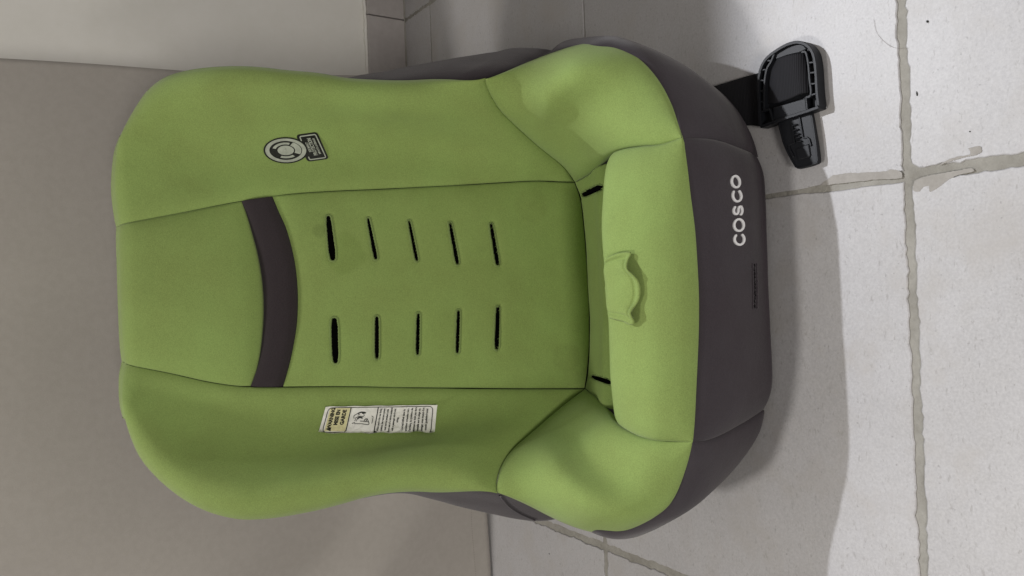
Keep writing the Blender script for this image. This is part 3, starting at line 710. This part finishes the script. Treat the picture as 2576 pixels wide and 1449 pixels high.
# raised white lettering on the skirt
def z2(x, y): return np.array([(2690+x/4.391)/1.4907, (620+y/4.391)/1.4907])
def arc(cx, cy, rx, ry, a0, a1, n=40): return [z2(cx+rx*math.cos(math.radians(a0+(a1-a0)*k/n)), cy+ry*math.sin(math.radians(a0+(a1-a0)*k/n))) for k in range(n+1)]
WST = 34/4.391/1.4907
letters = [(arc(353, 1215, 82, 94, -118, 0-0, 1)[:0]+[z2(*p) for p in catmull([(295, 1155), (276, 1195), (278, 1245), (308, 1290), (355, 1309), (402, 1290), (430, 1240), (427, 1185), (402, 1145)], 8)], False),
           (arc(345, 985, 78, 96, 0, 360, 44)[:-1], True),
           ([z2(*p) for p in catmull([(279, 690), (262, 725), (263, 770), (285, 803), (315, 800), (333, 765), (338, 715), (355, 682), (382, 685), (398, 725), (396, 775), (380, 810)], 8)], False),
           ([z2(*p) for p in catmull([(257, 435), (247, 480), (254, 535), (285, 582), (320, 596), (360, 578), (383, 530), (378, 475), (353, 428)], 8)], False),
           ([z2(*p) for p in [(293+65*math.cos(t)+0.10*93*math.sin(t), 272+93*math.sin(t)) for t in np.linspace(0, 2*math.pi, 45)[:-1]]], True)]
for pts, cl_ in letters:
    decal('lettering', ribbon2d(pts, WST, cl_), 'skirt', 0.0012, M_white, seat, 0.0012)

# round protection badge on the right wing
def z5(x, y): return np.array([(900+x/6.44)/1.4907, (440+y/6.44)/1.4907])
Cc, Rv, Dv = np.array([1108, 795.0]), np.array([-123, -287.0]), np.array([479, -68.0])
def bf(r, d): p = Cc+r*Rv+d*Dv; return z5(*p)
wr = 'wingR'
badge = decal('badge', polygon2d(rounded_poly([bf(1.12, .79), bf(1.12, 1.86), bf(-1.17, 1.88), bf(-1.17, .79)], 9)), wr, 0.0006, M_ink, seat)
decal('badge_disc', disc2d(bf, 0.0, 1.09, rings=4), wr, 0.0010, M_ink, badge).parent = badge
def sub(name, VF, off, mat):
    o = decal(name, VF, wr, off, mat, badge); o.location = (0, 0, 0); return o
sub('badge_ring', disc2d(bf, 0.80, 1.0), 0.0016, M_dull)
sub('badge_centre', disc2d(bf, 0.0, 0.40, rings=3), 0.0016, M_dull)
# angles measured with r on the cosine and d on the sine: d>0 is towards the plate
sub('badge_arc', disc2d(bf, 0.50, 0.66, math.radians(-62), math.radians(32), 24), 0.0016, M_dull)
sub('badge_arc', disc2d(bf, 0.50, 0.66, math.radians(-208), math.radians(-142), 24), 0.0016, M_dull)
sub('badge_wedge', disc2d(bf, 0.46, 0.76, math.radians(42), math.radians(128), 24), 0.0016, M_dull)
fr = rounded_poly([bf(0.50, .945), bf(.97, .945), bf(.97, 1.74), bf(-1.03, 1.76), bf(-1.03, .945), bf(-.72, .945)], 4)[7:-7]
sub('badge_frame', ribbon2d([bf(.62, .945)]+fr+[bf(-.80, .945)], 2.6), 0.0014, M_dull)
def bt(dc): return lambda x, y: bf(x, dc-y)
sub('badge_text', text2d('SIDE IMPACT', bt(1.15), 0.17, 0.006, 0.85), 0.0014, M_dull)
sub('badge_text', text2d('PROTECTION', bt(1.35), 0.26, 0.008, 0.92), 0.0014, M_dull)
sub('badge_text', text2d('IMPACTS LATÉRAUX', bt(1.56), 0.14, 0.005, 1.05), 0.0014, M_dull)

# white bilingual warning label on the left wing
def z6(x, y): return np.array([(1150+x/4.684)/1.4907, (1480+y/4.684)/1.4907])
la, lb, lc, ld = np.array([205, 690.0]), np.array([335, 205.0]), np.array([2290, 175.0]), np.array([2250, 705.0])
def lab(r, d):    # r: 0..1 along the reading direction, d: 0..1 down the label
    return z6(*((1-d)*((1-r)*la+r*lb)+d*((1-r)*ld+r*lc)))
nu, nv = 70, 24
PL = np.zeros((nu, nv, 3))
for a in range(nu):
    for b in range(nv):
        d, r = a/(nu-1), b/(nv-1)
        wob = 0.006*math.sin(31*d)*(r > 0.9)+0.008*math.sin(23*d+1)*(r < 0.1)
        p = lab(r+wob, d)
        lf = 0.0014+0.0006*math.sin(17*d+5*r)*math.sin(9*r-6*d)
        lf += 0.0030*math.exp(-((r)/0.05)**2)*(0.5+0.5*math.sin(19*d+1)**2)+0.0022*math.exp(-((1-r)/0.04)**2)*(0.4+0.6*math.sin(13*d)**2)
        lf += 0.004*math.exp(-(d/0.05)**2-((r)/0.1)**2)+0.004*math.exp(-((1-d)/0.04)**2-((1-r)/0.12)**2)+0.003*math.exp(-(d/0.03)**2-((1-r)/0.08)**2)
        PL[a, b] = onto('wingL', p[0], p[1], lf)
_, flp = grid_normals(PL)
label = mesh_obj('warning_label', PL.reshape(-1, 3), grid_faces(nu, nv, flp), M_paper, seat, ROOT)
BVH['label'] = BVHTree.FromPolygons([Vector(x) for x in PL.reshape(-1, 3)], [tuple(int(i) for i in f) for f in grid_faces(nu, nv, flp)])
def lsub(name, VF, off=0.0005, mat=M_ink):
    return decal(name, VF, 'label', off, mat, label, 0.0)
def strip(r0, r1, d0_, d1_, n=10):
    V = []; F = []
    for i in range(n+1):
        for j in range(n+1): V.append(lab(r0+(r1-r0)*i/n, d0_+(d1_-d0_)*j/n))
    for i in range(n):
        for j in range(n): F.append((i*(n+1)+j, i*(n+1)+j+1, (i+1)*(n+1)+j+1, (i+1)*(n+1)+j))
    return V, F
lsub('label_header', strip(0.10, 0.93, 0.045, 0.225), 0.0003, M_yellow)
fr = rounded_poly([lab(.04, .03), lab(.95, .03), lab(.95, .965), lab(.04, .965)], 11)
frd = resample(np.array(fr+[fr[0]]), 160)[:-1]
lsub('label_border', ribbon2d(frd, 1.9, True))
lsub('label_rule', ribbon2d([lab(r, .232) for r in np.linspace(.04, .95, 12)], 2.4))
lsub('label_rule', ribbon2d([lab(r, .475) for r in np.linspace(.04, .95, 12)], 2.4))
ASP = 4.1     # label length over its width
def lt(rc, dc): return lambda x, y: lab(rc+x, dc-y/ASP)
lsub('label_text', text2d('WARNING', lt(.56, .078), 0.185, 0.010, 0.86))
lsub('label_text', text2d('MISE EN', lt(.60, .128), 0.185, 0.010, 0.86))
lsub('label_text', text2d('GARDE', lt(.60, .182), 0.185, 0.010, 0.90))
lsub('warning_triangle', polygon2d([lab(.10, .098), lab(.24, .098), lab(.17, .052)]))
for k, t in enumerate(('When used in the rear facing', 'position, the restraint system', 'must not be installed in the', 'front seat of a vehicle equipped', 'with a passenger side frontal', 'airbag.')):
    lsub('label_text', text2d(t, lt(.50, .502+.032*k), 0.098, 0.003, 0.68 if len(t) > 27 else 0.72))
for k, t in enumerate(("Lorsqu'utilisé dans la", 'position orientée vers', "l'arrière, le système de", 'retenue ne doit pas être', 'installé sur le siège du', "passager avant équipé d'un", 'coussin gonflable frontal')):
    lsub('label_text', text2d(t, lt(.50, .712+.034*k), 0.105, 0.003, 0.82 if len(t) < 25 else 0.72))
for L, w in ((((800, 505), (845, 490)), 1.6), (((840, 510), (960, 512), (1090, 522), (1085, 470), (1060, 420)), 1.6), (((940, 465), (1000, 470), (1080, 478)), 1.6), (((1010, 455), (1040, 425), (1060, 440), (1040, 465)), 1.8),
             (((1145, 375), (1165, 385), (1160, 440), (1145, 505)), 1.5), (((830, 415), (832, 375), (880, 340), (930, 310)), 1.5), (((905, 330), (960, 308), (1035, 318), (980, 325)), 3.2), (((1000, 330), (1010, 365), (980, 385), (930, 380), (850, 415)), 1.5),
             (((895, 425), (930, 400), (975, 412)), 3.4), (((860, 430), (845, 460)), 1.3), (((885, 435), (870, 465)), 1.3), (((900, 360), (930, 345)), 1.3)):
    pts = [z6(*p) for p in (catmull(L, 6) if len(L) > 2 else L)]
    lsub('label_drawing', ribbon2d(pts, w))

# ================================================================== BELT LOCK ON THE FLOOR
def z7(x, y): return ((2600+x/2.415)/1.4907, (100+y/2.415)/1.4907)
ZS = 0.45
def pz(x, y, z): return atZ(*z7(x, y), z*ZS)
ORG = pz(870, 700, 0.0)
lock = thing('belt_lock', 'black plastic belt lock-off with webbing lying beside the seat', 'belt lock', tuple(ORG))
def extrude(name, loop, z0, z1_, mat, parent, bw=0.0008):
    """closed outline given in zoom pixels as seen at height z1_, down to z0"""
    P = np.array([pz(x, y, z1_) for x, y in loop]); m = len(P)
    Q_ = P.copy(); Q_[:, 2] = z0*ZS
    V = list(P)+list(Q_); a = 0.5*np.sum(P[:, 0]*np.roll(P[:, 1], -1)-np.roll(P[:, 0], -1)*P[:, 1])
    F = [tuple(range(m)), tuple(range(m, 2*m))[::-1]]+[(m+k, m+(k+1) % m, (k+1) % m, k) for k in range(m)]
    if a < 0: F = [f[::-1] for f in F]
    o = mesh_obj(name, V, F, mat, parent, ORG, False)
    if bw: bev(o, bw, 2)
    return o
def wallstrip(name, pts, z0, z1_, w, mat, parent, closed=False):
    P = np.array([pz(x, y, z1_)[:2] for x, y in pts])
    Vt, Ft = ribbon2d(P, w, closed)
    n = len(P); L, R = np.array(Vt[:n]), np.array(Vt[n:2*n]); V = []; F = []
    for arr, z in ((L, z1_), (R, z1_), (R, z0), (L, z0)): V += [(p[0], p[1], z*ZS) for p in arr]
    for i in range(n if closed else n-1):
        j = (i+1) % n
        for q in range(4): r = (q+1) % 4; F.append((q*n+i, r*n+i, r*n+j, q*n+j))
    if not closed: F += [(0, n, 2*n, 3*n)[::-1], (n-1, 2*n-1, 3*n-1, 4*n-1)]
    o = mesh_obj(name, V, F, mat, parent, ORG, False)
    me = o.data; bm = bmesh.new(); bm.from_mesh(me); bmesh.ops.recalc_face_normals(bm, faces=bm.faces); bm.to_mesh(me); bm.free()
    bev(o, 0.0005, 2); return o
outer = [(588, 640), (582, 560), (585, 500), (597, 420), (622, 345), (662, 285), (735, 226), (830, 170), (900, 146), (950, 142), (1000, 155), (1046, 190), (1079, 245), (1098, 330), (1108, 450), (1117, 600), (1132, 728)]
oc = catmull(outer, 6)
ring_path = list(oc)+[(1030, 765), (870, 815), (740, 860), (612, 905), (600, 880), (592, 760)]
extrude('floor_plate', ring_path, 0.004, 0.011, M_plastic, lock, 0.0006)
wallstrip('outer_rim', ring_path, 0.004, 0.030, 0.0032, M_plastic, lock, True)
inner = catmull([(690, 750), (640, 752), (636, 680), (638, 560), (650, 440), (668, 370), (700, 318), (735, 228)], 6)
wallstrip('inner_rim', list(inner), 0.008, 0.028, 0.0026, M_plastic, lock)
inner2 = catmull([(975, 232), (1010, 228), (1026, 270), (1040, 360), (1050, 480), (1062, 600), (1050, 632), (1015, 640)], 6)
wallstrip('inner_rim', list(inner2), 0.008, 0.028, 0.0026, M_plastic, lock)
for a, b in (((590, 490), (645, 485)), ((583, 585), (638, 582)), ((585, 682), (638, 680)), ((600, 392), (655, 388)), ((650, 305), (705, 310)), ((1032, 330), (1096, 320)), ((1044, 420), (1105, 412)), ((1056, 520), (1112, 512)), ((1064, 620), (1120, 602)), ((1030, 215), (1062, 200)), ((595, 775), (690, 752)), ((690, 755), (718, 862)), ((1018, 640), (1030, 760))):
    wallstrip('rib', [a, b], 0.008, 0.027, 0.0022, M_plastic, lock)
extrude('lower_plate', [(718, 735), (860, 690), (1015, 645), (1028, 762), (870, 812), (722, 862)], 0.010, 0.0235, M_plastic, lock, 0.001)
extrude('top_plate', [(738, 236), (835, 180), (905, 156), (955, 152), (998, 165), (1030, 200), (960, 236), (850, 262), (745, 300)], 0.010, 0.022, M_plastic, lock, 0.001)
# webbing: looped pad inside the lock and the strap running back under the seat
def strap(name, rows, mat, thick=0.0016):
    C = [resample(catmull(np.array([pz(x, y, z) for x, y, z in r])), 24) for r in rows]
    P = np.array([resample(catmull(np.array([c[i] for c in C])), 40) for i in range(24)])
    _, fl_ = grid_normals(P)
    o = mesh_obj(name, P.reshape(-1, 3), grid_faces(24, 40, fl_), mat, lock, ORG)
    s = o.modifiers.new('thick', 'SOLIDIFY'); s.thickness = thick; s.offset = -1; return o
strap('webbing_loop', [[(660, 700, .014), (655, 560, .014), (672, 430, .014), (720, 330, .016)],
                       [(760, 690, .024), (745, 550, .025), (752, 400, .025), (775, 282, .024)],
                       [(880, 650, .028), (872, 520, .029), (862, 380, .029), (860, 255, .028)],
                       [(985, 605, .024), (965, 480, .025), (950, 360, .025), (940, 240, .024)],
                       [(1055, 600, .014), (1045, 470, .014), (1030, 360, .014), (1005, 235, .015)]], M_web)
strap('webbing_strap', [[(640, 905, .006), (640, 700, .006), (640, 520, .006), (640, 405, .006)],
                        [(480, 895, .007), (480, 740, .007), (480, 560, .007), (480, 450, .007)],
                        [(250, 940, .010), (250, 780, .010), (250, 640, .010), (250, 520, .010)],
                        [(60, 960, .016), (60, 820, .016), (60, 690, .016), (60, 580, .016)]], M_web)
# release tongue
tong = [(760, 862), (775, 930), (806, 1050), (838, 1130), (880, 1210), (915, 1270), (935, 1288), (960, 1288), (1050, 1268), (1120, 1243), (1136, 1225), (1132, 1170), (1118, 1060), (1100, 960), (1084, 860), (1066, 770)]
extrude('tongue', tong, 0.006, 0.018, M_plastic, lock, 0.0016)
wallstrip('tongue_rim', [(770, 875), (812, 1045), (845, 1125), (890, 1210), (925, 1268), (950, 1276), (1045, 1256), (1118, 1232), (1122, 1200), (1105, 1040), (1082, 880), (1068, 800)], 0.016, 0.0200, 0.0020, M_plastic, lock)
wallstrip('tongue_track', [(885, 880), (900, 960), (912, 1052), (862, 1072), (870, 1110), (905, 1180)], 0.016, 0.0215, 0.0020, M_plastic, lock)
wallstrip('tongue_track', [(958, 820), (975, 920), (990, 1008), (1030, 1005), (1045, 1020), (1062, 1080)], 0.016, 0.0215, 0.0020, M_plastic, lock)
extrude('press_pad', [(918, 1108), (945, 1098), (1000, 1075), (1045, 1058), (1062, 1165), (1050, 1185), (960, 1208), (940, 1200)], 0.014, 0.0212, M_plastic, lock, 0.0012)
for k, (x, y) in enumerate(((905, 880), (916, 925), (927, 965), (936, 995), (945, 1030))):
    extrude('grip_ridge', [(x-22, y+8), (x+26, y-4), (x+29, y+10), (x-19, y+22)], 0.016, 0.0245, M_plastic, lock, 0.0010)

# ================================================================== CRUMBS
def crumb(px, py, r, label, el=1.0, rot=0.0):
    p = atZ(px, py, 0.0); bm = bmesh.new(); bmesh.ops.create_icosphere(bm, subdivisions=2, radius=r)
    for v in bm.verts:
        q = v.co; v.co = Vector((q.x*el, q.y, q.z*0.5))*(0.8+0.4*random.random())
    me = bpy.data.meshes.new('crumb'); bm.to_mesh(me); bm.free(); me.materials.append(M_ink)
    o = link(bpy.data.objects.new('crumb', me)); o.location = (p[0], p[1], r*0.45); o.rotation_euler = (0, 0, rot)
    o['label'] = label; o['category'] = 'crumb'; o['group'] = 'dark crumbs on the tiles'
crumb(2334, 54, 0.0010, 'roundish dark crumb on the bright tile in the upper right corner', 1.3, 0.5)
crumb(2307, 236, 0.0007, 'thin sliver shaped dark crumb beside the wide beige grout joint', 3.0, 0.05)
crumb(1382, 1393, 0.0009, 'tiny dark crumb on the shaded tile near the hem of the cloth', 1.3, 0.2)
crumb(2440, 331, 0.0005, 'tiny dark crumb on the tile above the long grout smear', 1.4, 0.9)
hp = resample(catmull([atZ(x, y, 0.0007) for x, y in ((2198, 48), (2205, 80), (2225, 105), (2250, 120), (2285, 121))]), 30)
hr = mesh_obj('hair', *tube(hp, 0.00009, 4), plain('brown_hair', (0.20, 0.16, 0.13)))
hr['label'] = 'fine curved brown hair lying across tile edge and grout'; hr['category'] = 'hair'
